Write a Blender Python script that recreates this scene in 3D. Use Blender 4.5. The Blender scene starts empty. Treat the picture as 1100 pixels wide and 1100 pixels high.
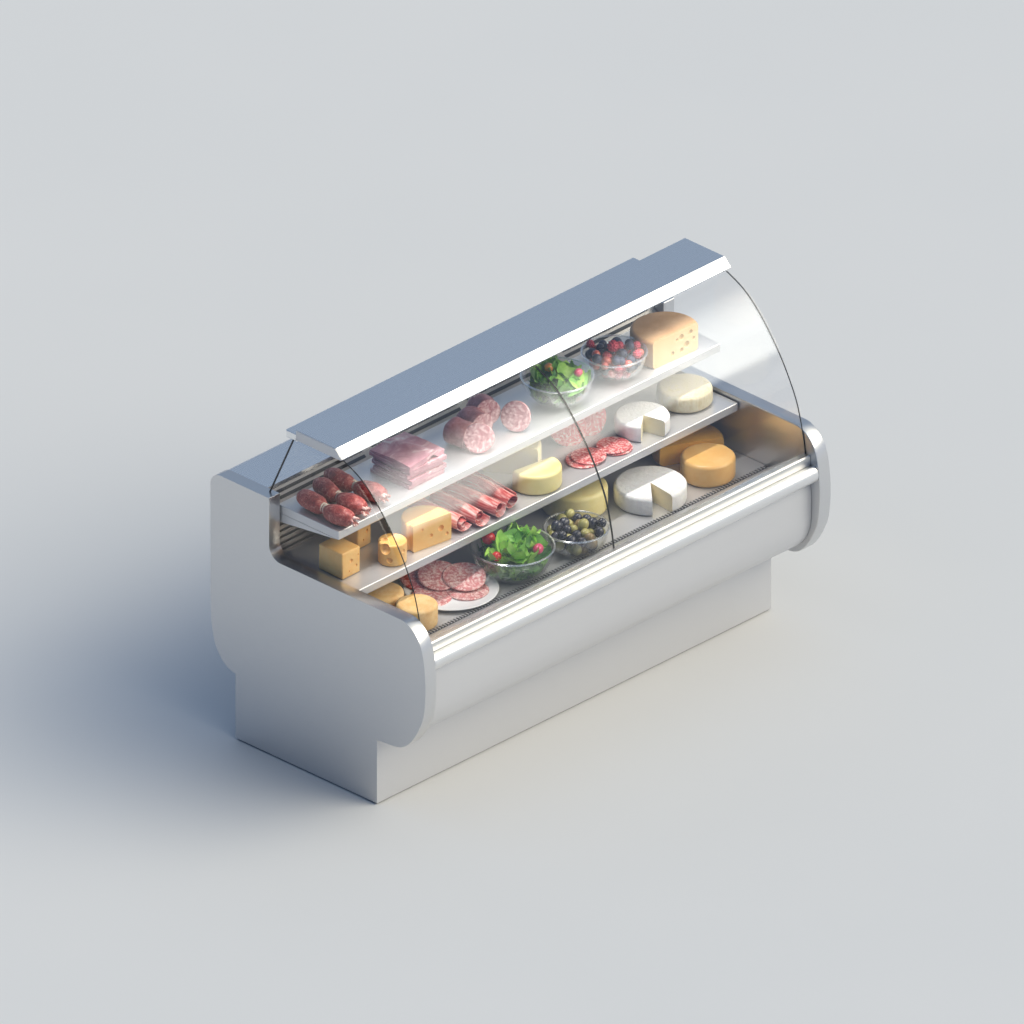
import bpy, bmesh, math, random
from mathutils import Vector, Matrix, noise

R = random.Random(7)
rad = math.radians
sc = bpy.context.scene
COL = sc.collection

# ------------------------------------------------------------------ camera
CA, CE = rad(45.9), rad(28.67)
right = Vector((math.cos(CA), -math.sin(CA), 0))
upv = Vector((math.sin(CA) * math.sin(CE), math.cos(CA) * math.sin(CE), math.cos(CE)))
back = Vector((-math.sin(CA) * math.cos(CE), -math.cos(CA) * math.cos(CE), math.sin(CE)))
cd = bpy.data.cameras.new('camera')
cam = bpy.data.objects.new('camera', cd)
COL.objects.link(cam)
cd.type = 'ORTHO'
cd.ortho_scale = 1100 / 300.0
cd.clip_end = 500
m3 = Matrix((right, upv, back)).transposed()
cam.matrix_world = Matrix.Translation(Vector((1.004, 0.300, 0.688)) + back * 12) @ m3.to_4x4()
sc.camera = cam

# ------------------------------------------------------------------ studio light (world: dim blue surround + one large soft box)
AMB_LOW = (0.28, 0.34, 0.445, 1)
AMB_HIGH = (0.29, 0.37, 0.49, 1)
AMB_LEFT = (0.085, 0.16, 0.305, 1)                  # surround dimmed toward the left, added to deepen the shadow by the counter
KEY = 6.7
FILL = 0.28
world = bpy.data.worlds.new('World')
sc.world = world
world.use_nodes = True
wt = world.node_tree
wn, wl = wt.nodes, wt.links
for n in list(wn):
    wn.remove(n)


def wmath(op, a, b=None, clamp=False):
    n = wn.new('ShaderNodeMath')
    n.operation = op
    n.use_clamp = clamp
    for i, v in enumerate((a, b)):
        if v is None:
            continue
        if isinstance(v, (int, float)):
            n.inputs[i].default_value = v
        else:
            wl.new(v, n.inputs[i])
    return n.outputs[0]


def wramp(v, lo, hi, to0=0.0, to1=1.0):
    n = wn.new('ShaderNodeMapRange')
    n.interpolation_type = 'SMOOTHSTEP'
    wl.new(v, n.inputs['Value'])
    n.inputs['From Min'].default_value = lo
    n.inputs['From Max'].default_value = hi
    n.inputs['To Min'].default_value = to0
    n.inputs['To Max'].default_value = to1
    return n.outputs['Result']


def wdot(v, vec):
    n = wn.new('ShaderNodeVectorMath')
    n.operation = 'DOT_PRODUCT'
    wl.new(v, n.inputs[0])
    n.inputs[1].default_value = vec
    return n.outputs['Value']


tc = wn.new('ShaderNodeTexCoord')
dirv = tc.outputs['Generated']
KA = rad(-45)                                    # azimuth of the soft box
kx, ky = math.cos(KA), math.sin(KA)
dz = wdot(dirv, (0, 0, 1))
dk = wdot(dirv, (kx, ky, 0))
ds = wdot(dirv, (-ky, kx, 0))
lower = wramp(dz, 0.37, 0.42)
upper = wramp(dz, 0.52, 0.98, 1.0, 0.0)
sidem = wmath('MULTIPLY', wramp(ds, 0.08, 0.56, 1.0, 0.0), wramp(ds, -0.74, -0.30))
front = wramp(dk, 0.0, 0.15)
fill = wmath('MULTIPLY', wramp(wdot(dirv, (0.64, -0.77, 0)), 0.1, 0.8), wramp(dz, 0.25, 0.44, 1.0, 0.0))   # added low front glow, brightens the interior and front faces
key = wmath('MULTIPLY', wmath('MULTIPLY', lower, upper), wmath('MULTIPLY', sidem, front))
mixc = wn.new('ShaderNodeMix')
mixc.data_type = 'RGBA'
wl.new(wramp(dz, 0.0, 0.7), mixc.inputs['Factor'])
mixc.inputs['A'].default_value = AMB_LOW
mixc.inputs['B'].default_value = AMB_HIGH
mixl = wn.new('ShaderNodeMix')
mixl.data_type = 'RGBA'
wl.new(wramp(wdot(dirv, (-0.95, 0.1, 0)), 0.0, 0.7), mixl.inputs['Factor'])
wl.new(mixc.outputs['Result'], mixl.inputs['A'])
mixl.inputs['B'].default_value = AMB_LEFT
b1 = wn.new('ShaderNodeBackground')
wl.new(mixl.outputs['Result'], b1.inputs['Color'])
b1.inputs['Strength'].default_value = 1.0
b2 = wn.new('ShaderNodeBackground')
b2.inputs['Color'].default_value = (1.0, 0.91, 0.72, 1)
wl.new(wmath('MULTIPLY', key, KEY), b2.inputs['Strength'])
b3 = wn.new('ShaderNodeBackground')
b3.inputs['Color'].default_value = (1.0, 0.98, 0.97, 1)
wl.new(wmath('MULTIPLY', fill, FILL), b3.inputs['Strength'])
addf = wn.new('ShaderNodeAddShader')
addn = wn.new('ShaderNodeAddShader')
wl.new(b1.outputs[0], addn.inputs[0])
wl.new(b2.outputs[0], addn.inputs[1])
wo = wn.new('ShaderNodeOutputWorld')
wl.new(addn.outputs[0], addf.inputs[0])
wl.new(b3.outputs[0], addf.inputs[1])
wl.new(addf.outputs[0], wo.inputs['Surface'])

ld = bpy.data.lights.new('interior_fill_light', 'AREA')          # added unseen light under the canopy, brightens the food
ld.shape = 'RECTANGLE'; ld.size = 1.9; ld.size_y = .03
ld.energy = 1.9; ld.color = (1, .97, .94); ld.spread = rad(68)
lo = bpy.data.objects.new('interior_fill_light', ld)
COL.objects.link(lo)
lo.location = (1.05, .236, 1.297)
lo.rotation_euler = (rad(-4), 0, 0)

sc.render.engine = 'CYCLES'
sc.view_settings.view_transform = 'Standard'
sc.view_settings.look = 'None'
sc.view_settings.exposure = 0.0
sc.view_settings.gamma = 1.0
sc.cycles.use_denoising = True
sc.cycles.max_bounces = 16
sc.cycles.transparent_max_bounces = 32
sc.cycles.caustics_reflective = False
sc.cycles.caustics_refractive = False
sc.cycles.sample_clamp_indirect = 6.0


# ------------------------------------------------------------------ materials
class NT:
    def __init__(self, name):
        self.m = bpy.data.materials.new(name)
        self.m.use_nodes = True
        self.t = self.m.node_tree
        self.n, self.l = self.t.nodes, self.t.links
        self.b = self.n['Principled BSDF']
        self.out = self.n['Material Output']

    def new(self, t, **kw):
        n = self.n.new(t)
        for k, v in kw.items():
            setattr(n, k, v)
        return n

    def obj(self, scale=(1, 1, 1)):
        tcn = self.new('ShaderNodeTexCoord')
        mp = self.new('ShaderNodeMapping')
        mp.inputs['Scale'].default_value = scale
        self.l.new(tcn.outputs['Object'], mp.inputs['Vector'])
        return mp.outputs['Vector']

    def noise(self, vec, scale, detail=3, rough=.5, dist=0):
        n = self.new('ShaderNodeTexNoise')
        n.inputs['Scale'].default_value = scale
        n.inputs['Detail'].default_value = detail
        n.inputs['Roughness'].default_value = rough
        n.inputs['Distortion'].default_value = dist
        self.l.new(vec, n.inputs['Vector'])
        return n.outputs['Fac']

    def voro(self, vec, scale, feature='F1', out='Distance'):
        n = self.new('ShaderNodeTexVoronoi', feature=feature)
        n.inputs['Scale'].default_value = scale
        self.l.new(vec, n.inputs['Vector'])
        return n.outputs[out]

    def ramp(self, fac, stops):
        n = self.new('ShaderNodeValToRGB')
        e = n.color_ramp.elements
        while len(e) < len(stops):
            e.new(0.5)
        for i, (p, c) in enumerate(stops):
            e[i].position = p
            e[i].color = (c[0], c[1], c[2], 1)
        self.l.new(fac, n.inputs['Fac'])
        return n.outputs['Color']

    def mixc(self, fac, a, b, mode='MIX'):
        n = self.new('ShaderNodeMix', data_type='RGBA', blend_type=mode)
        if isinstance(fac, (int, float)):
            n.inputs['Factor'].default_value = fac
        else:
            self.l.new(fac, n.inputs['Factor'])
        for k, v in (('A', a), ('B', b)):
            if isinstance(v, tuple):
                n.inputs[k].default_value = (v[0], v[1], v[2], 1)
            else:
                self.l.new(v, n.inputs[k])
        return n.outputs['Result']

    def bump(self, h, strength, dist=.002):
        n = self.new('ShaderNodeBump')
        n.inputs['Strength'].default_value = strength
        n.inputs['Distance'].default_value = dist
        self.l.new(h, n.inputs['Height'])
        self.l.new(n.outputs['Normal'], self.b.inputs['Normal'])

    def set(self, **kw):
        for k, v in kw.items():
            s = self.b.inputs[k]
            if isinstance(v, tuple):
                s.default_value = (v[0], v[1], v[2], 1) if len(v) == 3 and s.type == 'RGBA' else v
            elif isinstance(v, (int, float)):
                s.default_value = v
            else:
                self.l.new(v, s)
        return self


M = {}


def metal(key_, name, col, metallic, rough, brush=(3, 130, 130), bumpy=.015):
    t = NT(name)
    v = t.obj(brush)
    f = t.noise(v, 6, 4, .6)
    t.set(**{'Base Color': t.ramp(f, [(.3, tuple(c * .985 for c in col)), (.7, tuple(min(1, c * 1.012) for c in col))]),
             'Metallic': metallic,
             'Roughness': t.ramp(f, [(.3, (rough * .95,) * 3), (.7, (rough * 1.06,) * 3)])})
    t.bump(f, bumpy, .001)
    M[key_] = t.m


metal('steel', 'brushed_steel', (.74, .74, .735), .92, .33)
metal('panel', 'satin_steel', (.675, .68, .69), .95, .29, (60, 3, 60))
metal('deck', 'shelf_steel', (.68, .68, .69), .6, .40)
metal('rail', 'polished_rail', (.84, .84, .84), 1.0, .33)
metal('base', 'painted_steel', (.65, .652, .665), .5, .38)
metal('top', 'worktop_steel', (.86, .87, .88), 1.0, .27, bumpy=.003)
metal('wall', 'back_wall_steel', (.42, .41, .40), .85, .40)

t = NT('dark_trim'); t.set(**{'Base Color': (.02, .022, .024), 'Roughness': .35}); M['dark'] = t.m
t = NT('slot_black'); t.set(**{'Base Color': (.04, .04, .042), 'Roughness': .6}); M['slot'] = t.m

t = NT('floor_grey')
f = t.noise(t.obj(), .8, 3)
t.set(**{'Base Color': t.ramp(f, [(.3, (.795, .80, .805)), (.7, (.81, .812, .815))]), 'Roughness': .75, 'Specular IOR Level': .15})
M['floor'] = t.m


def glass(key_, name, r0, rough, tint, gain=1.0, refl=(1, 1, 1)):
    t = NT(name)
    t.n.remove(t.b)
    geo = t.new('ShaderNodeNewGeometry')
    dot = t.new('ShaderNodeVectorMath', operation='DOT_PRODUCT')
    t.l.new(geo.outputs['Normal'], dot.inputs[0])
    t.l.new(geo.outputs['Incoming'], dot.inputs[1])

    def mth(op, a, b):
        n = t.new('ShaderNodeMath', operation=op)
        for i, x in enumerate((a, b)):
            if isinstance(x, (int, float)):
                n.inputs[i].default_value = x
            elif x is not None:
                t.l.new(x, n.inputs[i])
        return n.outputs[0]
    c = mth('SUBTRACT', 1.0, mth('ABSOLUTE', dot.outputs['Value'], None))
    F = mth('MULTIPLY', mth('ADD', r0, mth('MULTIPLY', mth('POWER', c, 5.0), 1 - r0)), gain)
    tr = t.new('ShaderNodeBsdfTransparent')
    tr.inputs['Color'].default_value = (tint[0], tint[1], tint[2], 1)
    gl = t.new('ShaderNodeBsdfGlossy')
    gl.inputs['Roughness'].default_value = rough
    gl.inputs['Color'].default_value = (refl[0], refl[1], refl[2], 1)
    mx = t.new('ShaderNodeMixShader')
    t.l.new(F, mx.inputs['Fac'])
    t.l.new(tr.outputs[0], mx.inputs[1])
    t.l.new(gl.outputs[0], mx.inputs[2])
    t.l.new(mx.outputs[0], t.out.inputs['Surface'])
    M[key_] = t.m


glass('pane', 'curved_glass', .036, .045, (1, 1, 1), 1, (.80, .87, 1.0))
glass('sidepane', 'side_glass', .022, .03, (1, 1, 1))
glass('bowl', 'bowl_glass', .05, .05, (.99, .995, .995), 1.2)
glass('rim', 'bowl_rim_glass', .28, .18, (.93, .95, .96), 1.2)


def cheese(key_, name, base, dark, rough=.45, nscale=14, bumps=.15, bs=120, sss=.12, spots=None):
    t = NT(name)
    v = t.obj()
    f = t.noise(v, nscale, 5, .6)
    c = t.ramp(f, [(.36, dark), (.60, base)])
    if spots:
        s = t.noise(v, spots[0], 3, .7)
        c = t.mixc(t.ramp(s, [(.55, (0, 0, 0)), (.72, (1, 1, 1))]), c, spots[1])
    t.set(**{'Base Color': c, 'Roughness': rough, 'Subsurface Weight': sss, 'Subsurface Radius': (.02, .012, .006), 'Subsurface Scale': .3})
    t.bump(t.noise(v, bs, 4, .6), bumps, .003)
    M[key_] = t.m


cheese('gouda', 'orange_wax_rind', (.96, .58, .20), (.93, .51, .15), .32)
cheese('gouda_deep', 'deep_orange_rind', (.97, .53, .08), (.94, .47, .05), .35)
cheese('gouda_paste', 'orange_paste', (.95, .66, .28), (.92, .60, .22), .42)
cheese('crumb', 'crumbly_orange_rind', (.95, .65, .30), (.86, .52, .19), .6, 30, .6, 70)
cheese('swiss', 'swiss_paste', (.97, .60, .22), (.94, .52, .16), .4)
cheese('tan_rind', 'tan_rind', (.70, .42, .20), (.58, .32, .13), .5, 12, .2)
cheese('pale_paste', 'pale_yellow_paste', (.86, .66, .34), (.80, .58, .27), .45)
cheese('yellow', 'yellow_cheese', (.91, .79, .37), (.86, .72, .28), .4)
cheese('yellow_pale', 'pale_yellow_rind', (.90, .82, .53), (.85, .76, .44), .45)
cheese('white_rind', 'white_bloomy_rind', (.945, .94, .93), (.87, .86, .85), .8, 40, .8, 75, .1)
cheese('cream_paste', 'cream_paste', (.94, .87, .66), (.90, .80, .56), .5)

t = NT('grated_cream_rind')
v = t.obj((60, 60, 9))
f = t.noise(v, 1.6, 4, .7)
g = t.noise(t.obj(), 60, 4, .7)
t.set(**{'Base Color': t.mixc(.5, t.ramp(f, [(.3, (.72, .58, .33)), (.62, (.90, .82, .60))]), t.ramp(g, [(.3, (.74, .62, .38)), (.65, (.92, .86, .68))])),
         'Roughness': .7, 'Subsurface Weight': .1, 'Subsurface Radius': (.02, .012, .006), 'Subsurface Scale': .3})
t.bump(f, .8, .004)
M['grated'] = t.m


def salami(key_, name, meat, fat, scale, lo, hi):
    t = NT(name)
    v0 = t.obj()
    wv = t.new('ShaderNodeTexNoise')
    wv.inputs['Scale'].default_value = 40
    t.l.new(v0, wv.inputs['Vector'])
    mixv = t.new('ShaderNodeVectorMath', operation='MULTIPLY_ADD')
    t.l.new(wv.outputs['Color'], mixv.inputs[0])
    mixv.inputs[1].default_value = (.02, .02, .02)
    t.l.new(v0, mixv.inputs[2])
    v = mixv.outputs[0]
    d = t.noise(v, scale, 4, .65)
    d2 = t.voro(v, scale * 1.1)
    mk = t.ramp(d, [(lo, (0, 0, 0)), (hi, (1, 1, 1))])
    mk2 = t.ramp(d2, [(.20, (1, 1, 1)), (.34, (0, 0, 0))])
    dark = t.noise(v, 25, 3)
    mc = t.ramp(dark, [(.3, tuple(c * .72 for c in meat)), (.7, meat)])
    c = t.mixc(mk, mc, fat)
    c = t.mixc(t.mixc(.0 if 'chunk' in key_ else .5, (0, 0, 0), mk2), c, tuple(min(1, a * 1.04) for a in fat))
    t.set(**{'Base Color': c, 'Roughness': .38, 'Subsurface Weight': .1, 'Subsurface Radius': (.02, .008, .005), 'Subsurface Scale': .2})
    t.bump(d, .25, .002)
    M[key_] = t.m


salami('salami', 'salami_slice_meat', (.66, .20, .20), (.87, .64, .60), 75, .44, .60)
salami('salami_dark', 'dark_salami_meat', (.54, .10, .10), (.78, .45, .42), 80, .48, .66)
salami('salami_red', 'red_salami_meat', (.66, .11, .11), (.88, .56, .52), 100, .47, .60)
salami('chunk', 'coarse_sausage_meat', (.54, .19, .21), (.80, .54, .53), 65, .41, .60)
salami('chunk_skin', 'coarse_sausage_skin', (.42, .12, .13), (.58, .26, .27), 40, .40, .68)
t = NT('dry_sausage_casing')
f = t.noise(t.obj(), 62, 6, .75, .8)
f2 = t.noise(t.obj(), 14, 3)
c = t.ramp(f, [(.38, (.16, .018, .016)), (.47, (.32, .036, .032)), (.54, (.46, .09, .075)), (.64, (.68, .36, .31))])
t.set(**{'Base Color': t.mixc(.35, c, t.ramp(f2, [(.42, (.28, .035, .03)), (.60, (.46, .11, .10))])), 'Roughness': .42})
t.bump(f, .6, .004)
M['casing'] = t.m

t = NT('ham_marbled')
v = t.obj((9, 16, 50))
f = t.noise(v, 1.0, 4, .55, 1.2)
t.set(**{'Base Color': t.ramp(f, [(.36, (.47, .19, .24)), (.50, (.57, .27, .32)), (.60, (.70, .44, .47)), (.70, (.86, .72, .71))]),
         'Roughness': .35, 'Subsurface Weight': .15, 'Subsurface Radius': (.02, .008, .006), 'Subsurface Scale': .3})
t.bump(f, .3, .004)
M['ham'] = t.m
t = NT('cured_ham')
v = t.obj((60, 10, 60))
f = t.noise(v, .8, 4, .6, .8)
t.set(**{'Base Color': t.ramp(f, [(.37, (.46, .055, .055)), (.47, (.64, .16, .14)), (.54, (.78, .38, .34)), (.64, (.90, .70, .65))]),
         'Roughness': .35, 'Subsurface Weight': .1, 'Subsurface Radius': (.02, .008, .006), 'Subsurface Scale': .2})
t.bump(f, .2, .003)
M['cured'] = t.m
t = NT('twine'); t.set(**{'Base Color': (.74, .66, .56), 'Roughness': .8}); M['twine'] = t.m
t = NT('tied_skin'); t.set(**{'Base Color': t.ramp(t.noise(t.obj(), 90, 3), [(.4, (.42, .12, .10)), (.6, (.78, .58, .52))]), 'Roughness': .6}); M['tie'] = t.m
t = NT('white_ceramic'); t.set(**{'Base Color': (.80, .81, .82), 'Roughness': .25}); M['ceramic'] = t.m


def leafmat(key_, base, dark):
    t = NT(key_)
    v = t.obj()
    f = t.noise(v, 45, 4, .6)
    t.set(**{'Base Color': t.ramp(f, [(.3, dark), (.7, base)]), 'Roughness': .38, 'Transmission Weight': 0.0,
             'Subsurface Weight': .1, 'Subsurface Radius': (.005, .01, .003), 'Subsurface Scale': .3})
    t.bump(t.noise(v, 110, 3), .35, .003)
    M[key_] = t.m


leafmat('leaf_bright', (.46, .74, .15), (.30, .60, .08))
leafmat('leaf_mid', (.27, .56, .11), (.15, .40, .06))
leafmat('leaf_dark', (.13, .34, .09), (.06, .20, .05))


def fruit(key_, a, b, rough=.25, coat=.3, ns=30):
    t = NT(key_)
    f = t.noise(t.obj(), ns, 4)
    t.set(**{'Base Color': t.ramp(f, [(.35, a), (.65, b)]), 'Roughness': rough, 'Coat Weight': coat, 'Coat Roughness': .1})
    M[key_] = t.m


fruit('tomato', (.62, .012, .01), (.76, .03, .02))
fruit('radish', (.62, .035, .12), (.76, .10, .20), .3)
fruit('orange_tomato', (.80, .26, .05), (.85, .36, .08))
fruit('raspberry', (.52, .03, .07), (.68, .08, .13), .45, .1)
fruit('redcurrant', (.60, .07, .06), (.74, .18, .12), .3)
fruit('blueberry', (.018, .022, .05), (.06, .075, .14), .5, .05)
fruit('olive_green', (.36, .33, .08), (.50, .45, .16), .3)
fruit('olive_brown', (.20, .13, .05), (.34, .24, .09), .3)
fruit('olive_black', (.012, .012, .018), (.04, .04, .06), .25)


# ------------------------------------------------------------------ object helpers
def empty(name, loc=(0, 0, 0), rz=0):
    o = bpy.data.objects.new(name, None)
    o.empty_display_size = .05
    COL.objects.link(o)
    o.location = loc
    o.rotation_euler = (0, 0, rz)
    return o


def tag(o, label=None, cat=None, group=None, kind=None):
    if label: o['label'] = label
    if cat: o['category'] = cat
    if group: o['group'] = group
    if kind: o['kind'] = kind
    return o


def link(name, bm, mats, parent=None, loc=None, rot=None, smooth=True, ang=19):
    me = bpy.data.meshes.new(name)
    bmesh.ops.recalc_face_normals(bm, faces=bm.faces[:])
    bm.to_mesh(me)
    bm.free()
    for m in (mats if isinstance(mats, (list, tuple)) else [mats]):
        me.materials.append(M[m] if isinstance(m, str) else m)
    if smooth:
        for p in me.polygons:
            p.use_smooth = True
        me.set_sharp_from_angle(angle=rad(ang))
    for p in me.polygons:                                # broad n-gons stay flat beside their bevels
        if len(p.vertices) > 12:
            p.use_smooth = False
    o = bpy.data.objects.new(name, me)
    COL.objects.link(o)
    if parent:
        o.parent = parent
    if loc: o.location = loc
    if rot: o.rotation_euler = rot
    return o


def prism_x(pts, x0, x1, bevel=0, segs=2, bm=None, skip=None):
    """profile points (front distance, height) swept along X; front distance f -> Blender y = -f"""
    bm = bm or bmesh.new()
    a = [bm.verts.new((x0, -f, z)) for f, z in pts]
    b = [bm.verts.new((x1, -f, z)) for f, z in pts]
    fa = bm.faces.new(a)
    fb = bm.faces.new(b[::-1])
    n = len(pts)
    for i in range(n):
        bm.faces.new((a[i], b[i], b[(i + 1) % n], a[(i + 1) % n]))
    bmesh.ops.recalc_face_normals(bm, faces=bm.faces[:])
    if bevel:
        es = [e for f in (fa, fb) for e in f.edges if not (skip and skip(e))]
        bmesh.ops.bevel(bm, geom=es, offset=bevel, segments=segs, profile=.5, affect='EDGES', clamp_overlap=True)
    return bm


def box(x0, x1, y0, y1, z0, z1, bevel=0, segs=2):
    bm = bmesh.new()
    r = bmesh.ops.create_cube(bm, size=1)
    for v in r['verts']:
        v.co = Vector((x0 if v.co.x < 0 else x1, y0 if v.co.y < 0 else y1, z0 if v.co.z < 0 else z1))
    if bevel:
        bmesh.ops.bevel(bm, geom=bm.edges[:], offset=bevel, segments=segs, profile=.5, affect='EDGES')
    return bm


def catmull(pts, n=6):
    out = []
    for i in range(len(pts) - 1):
        p0 = pts[max(0, i - 1)]; p1 = pts[i]; p2 = pts[i + 1]; p3 = pts[min(len(pts) - 1, i + 2)]
        for k in range(n):
            t_ = k / n
            out.append(tuple(.5 * ((2 * p1[j]) + (-p0[j] + p2[j]) * t_ + (2 * p0[j] - 5 * p1[j] + 4 * p2[j] - p3[j]) * t_ ** 2
                                   + (-p0[j] + 3 * p1[j] - 3 * p2[j] + p3[j]) * t_ ** 3) for j in range(len(p1))))
    out.append(tuple(pts[-1]))
    return out


def arc(cx, cz, r, a0, a1, n=10):
    return [(cx + r * math.cos(rad(a0 + (a1 - a0) * i / n)), cz + r * math.sin(rad(a0 + (a1 - a0) * i / n))) for i in range(n + 1)]


def tube(path, r, sides=10, bm=None, cap=True):
    bm = bm or bmesh.new()
    path = [Vector(p) for p in path]
    rings = []
    prev = None
    for i, p in enumerate(path):
        d = (path[min(i + 1, len(path) - 1)] - path[max(i - 1, 0)]).normalized()
        if prev is None:
            ref = Vector((0, 0, 1)) if abs(d.z) < .9 else Vector((1, 0, 0))
            u = d.cross(ref).normalized()
        else:
            u = (prev - d * prev.dot(d)).normalized()
        prev = u
        w = d.cross(u)
        rr = r[i] if isinstance(r, (list, tuple)) else r
        rings.append([bm.verts.new(p + (u * math.cos(2 * math.pi * k / sides) + w * math.sin(2 * math.pi * k / sides)) * rr) for k in range(sides)])
    for i in range(len(rings) - 1):
        for k in range(sides):
            bm.faces.new((rings[i][k], rings[i][(k + 1) % sides], rings[i + 1][(k + 1) % sides], rings[i + 1][k]))
    if cap:
        bm.faces.new(rings[0][::-1]); bm.faces.new(rings[-1])
    return bm


def lathe(prof, n=48, bm=None, close=True):
    """prof (r, z) list"""
    bm = bm or bmesh.new()
    rings = []
    for r, z in prof:
        if r < 1e-6:
            rings.append([bm.verts.new((0, 0, z))])
        else:
            rings.append([bm.verts.new((r * math.cos(2 * math.pi * k / n), r * math.sin(2 * math.pi * k / n), z)) for k in range(n)])
    for i in range(len(rings) - 1):
        a, b = rings[i], rings[i + 1]
        for k in range(n):
            k2 = (k + 1) % n
            if len(a) == 1:
                bm.faces.new((a[0], b[k2], b[k]))
            elif len(b) == 1:
                bm.faces.new((a[k], a[k2], b[0]))
            else:
                bm.faces.new((a[k], a[k2], b[k2], b[k]))
    return bm


def wobble(bm, amp, freq, seed=0):
    off = Vector((seed * 3.7, seed * 1.3, seed * 2.1))
    for v in bm.verts:
        v.co += v.co.normalized() * (noise.noise(v.co * freq + off) * amp) if v.co.length > 0 else v.co


# ------------------------------------------------------------------ the floor
bm = bmesh.new()
bmesh.ops.create_grid(bm, x_segments=2, y_segments=2, size=90)
tag(link('floor', bm, 'floor', smooth=False), 'plain pale grey seamless studio floor', 'floor', kind='structure')

# ------------------------------------------------------------------ the display counter
W0, W1, X0, X1 = 0.0, 2.087, 0.055, 2.030
counter = empty('display_counter', (0, 0, 0))
tag(counter, 'steel deli display counter with curved glass front and stocked shelves', 'display counter')

front_curve = catmull([(.10, .802), (.139, .799), (.18, .777), (.209, .744), (.229, .69), (.2405, .60), (.241, .53), (.232, .449),
                       (.213, .395), (.186, .345), (.155, .306), (.125, .284), (.098, .275), (.06, .2705), (0, .266)], 4)
rear_curve = catmull([(-.706, .267), (-.743, .279), (-.777, .306), (-.808, .356), (-.825, .432), (-.831, .54)], 4)
upper_part = [(-.831, .54)] + arc(-.831 + .05, 1.047 - .05, .05, 180, 90, 8) + arc(-.5385 - .004, 1.047 - .004, .004, 90, 0, 3) \
    + arc(-.5385 + .055, .802 + .055, .055, 180, 270, 10)
outline = rear_curve[:-1] + upper_part + front_curve
bm = prism_x([(-.706, .007)] + outline + [(0, .007)], W0, X0, .005, 3,
             skip=lambda e: all(v.co.x > .03 and v.co.z < .268 and v.co.y < .01 for v in e.verts))
bm.normal_update()
for f in bm.faces:                                    # the foot's front is painted like the plinth it runs into
    c = f.calc_center_median()
    if f.normal.y < -.5 and c.z < .25 and c.y < .01:
        f.material_index = 1
link('end_panel', bm, ['panel', 'base'], counter)
link('end_panel', prism_x(outline, X1, W1, .005, 3), 'panel', counter)

# plinth and belly
link('plinth', prism_x([(-.7, 0.007), (-.7, .262), (-.004, .262), (0, .258), (0, .007)], X0 - .0002, X1 - .002), 'base', counter)
link('foot_shadow_strip', box(.008, X1 - .012, .008, .69, .0, .0068), 'slot', counter, smooth=False)  # black strip under the raised plinth, makes its contact-shadow line
fp = catmull([(.188, .612), (.199, .56), (.200, .50), (.196, .43), (.178, .372), (.148, .33), (.108, .30), (.06, .285), (0, .281), (-.05, .28)], 5)
fpi = [(f - .012, z + (.012 if z < .4 else 0)) for f, z in fp][::-1]
link('front_panel', prism_x(fp + fpi, X0 + .001, X1 - .001), 'base', counter)
body = [(f + .012, z + .004) for f, z in rear_curve] + [(-.819, .99), (-.80, 1.0295), (-.612, 1.0295), (-.612, .555), (-.02, .555), (.165, .668), (.172, .60),
                                                      (.182, .56), (.183, .45), (.16, .39), (.10, .33), (0, .30), (-.1, .27), (-.69, .268)]
link('cabinet_body', prism_x(body, X0 + .002, X1 - .002), 'wall', counter)
link('worktop', prism_x([(-.805, 1.030)] + arc(-.781, .997, .048, 120, 90, 4) + [(-.60, 1.045), (-.60, 1.030)], X0 + .001, X1 - .001, .001, 1), 'top', counter)

# inner back wall with louvres
prof = [(-.611, .582), (-.553, .582)]
zz = .60
while zz < .96:
    prof += [(-.553, zz), (-.553, zz + .014), (-.563, zz + .016), (-.562, zz + .024)]
    zz += .026
prof += [(-.553, .984), (-.553, .992), (-.604, 1.0295), (-.611, 1.0295)]
bw = link('back_wall', prism_x(prof, X0 + .002, X1 - .002), 'wall', counter, smooth=False)
for k in range(4):                                    # long dark slots in the sloping top of the wall
    for t0 in (.20, .58):
        xa = X0 + .03 + k * .49
        q0 = (-.553 - .051 * t0, .992 + .0375 * t0)
        q1 = (-.553 - .051 * (t0 + .2), .992 + .0375 * (t0 + .2))
        link('vent_slot', prism_x([(q0[0] + .0012, q0[1] + .0012), (q1[0] + .0012, q1[1] + .0012), (q1[0] - .003, q1[1] - .003), (q0[0] - .003, q0[1] - .003)], xa, xa + .44), 'slot', bw, smooth=False)

# deck, sloped front plate, air grille
link('display_deck', prism_x([(-.552, .556), (-.552, .580), (-.030, .580), (-.030, .556)], X0 + .002, X1 - .002), 'deck', counter, smooth=False)
link('front_plate', prism_x([(-.0115, .580), (.166, .696), (.176, .690), (.176, .672), (.012, .566)], X0 + .002, X1 - .002), 'deck', counter, smooth=False)
bm = bmesh.new()
g = link('air_grille', prism_x([(-.029, .556), (-.029, .581), (-.012, .5825), (-.012, .556)], X0 + .003, X1 - .003), 'slot', counter, smooth=False)
bm = bmesh.new()
xx = X0 + .02
while xx < X1 - .02:
    prism_x([(-.030, .5815), (-.030, .5845), (-.011, .586), (-.011, .583)], xx, xx + .005, bm=bm)
    xx += .0145
link('grille_bars', bm, 'deck', g, smooth=False)

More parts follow.
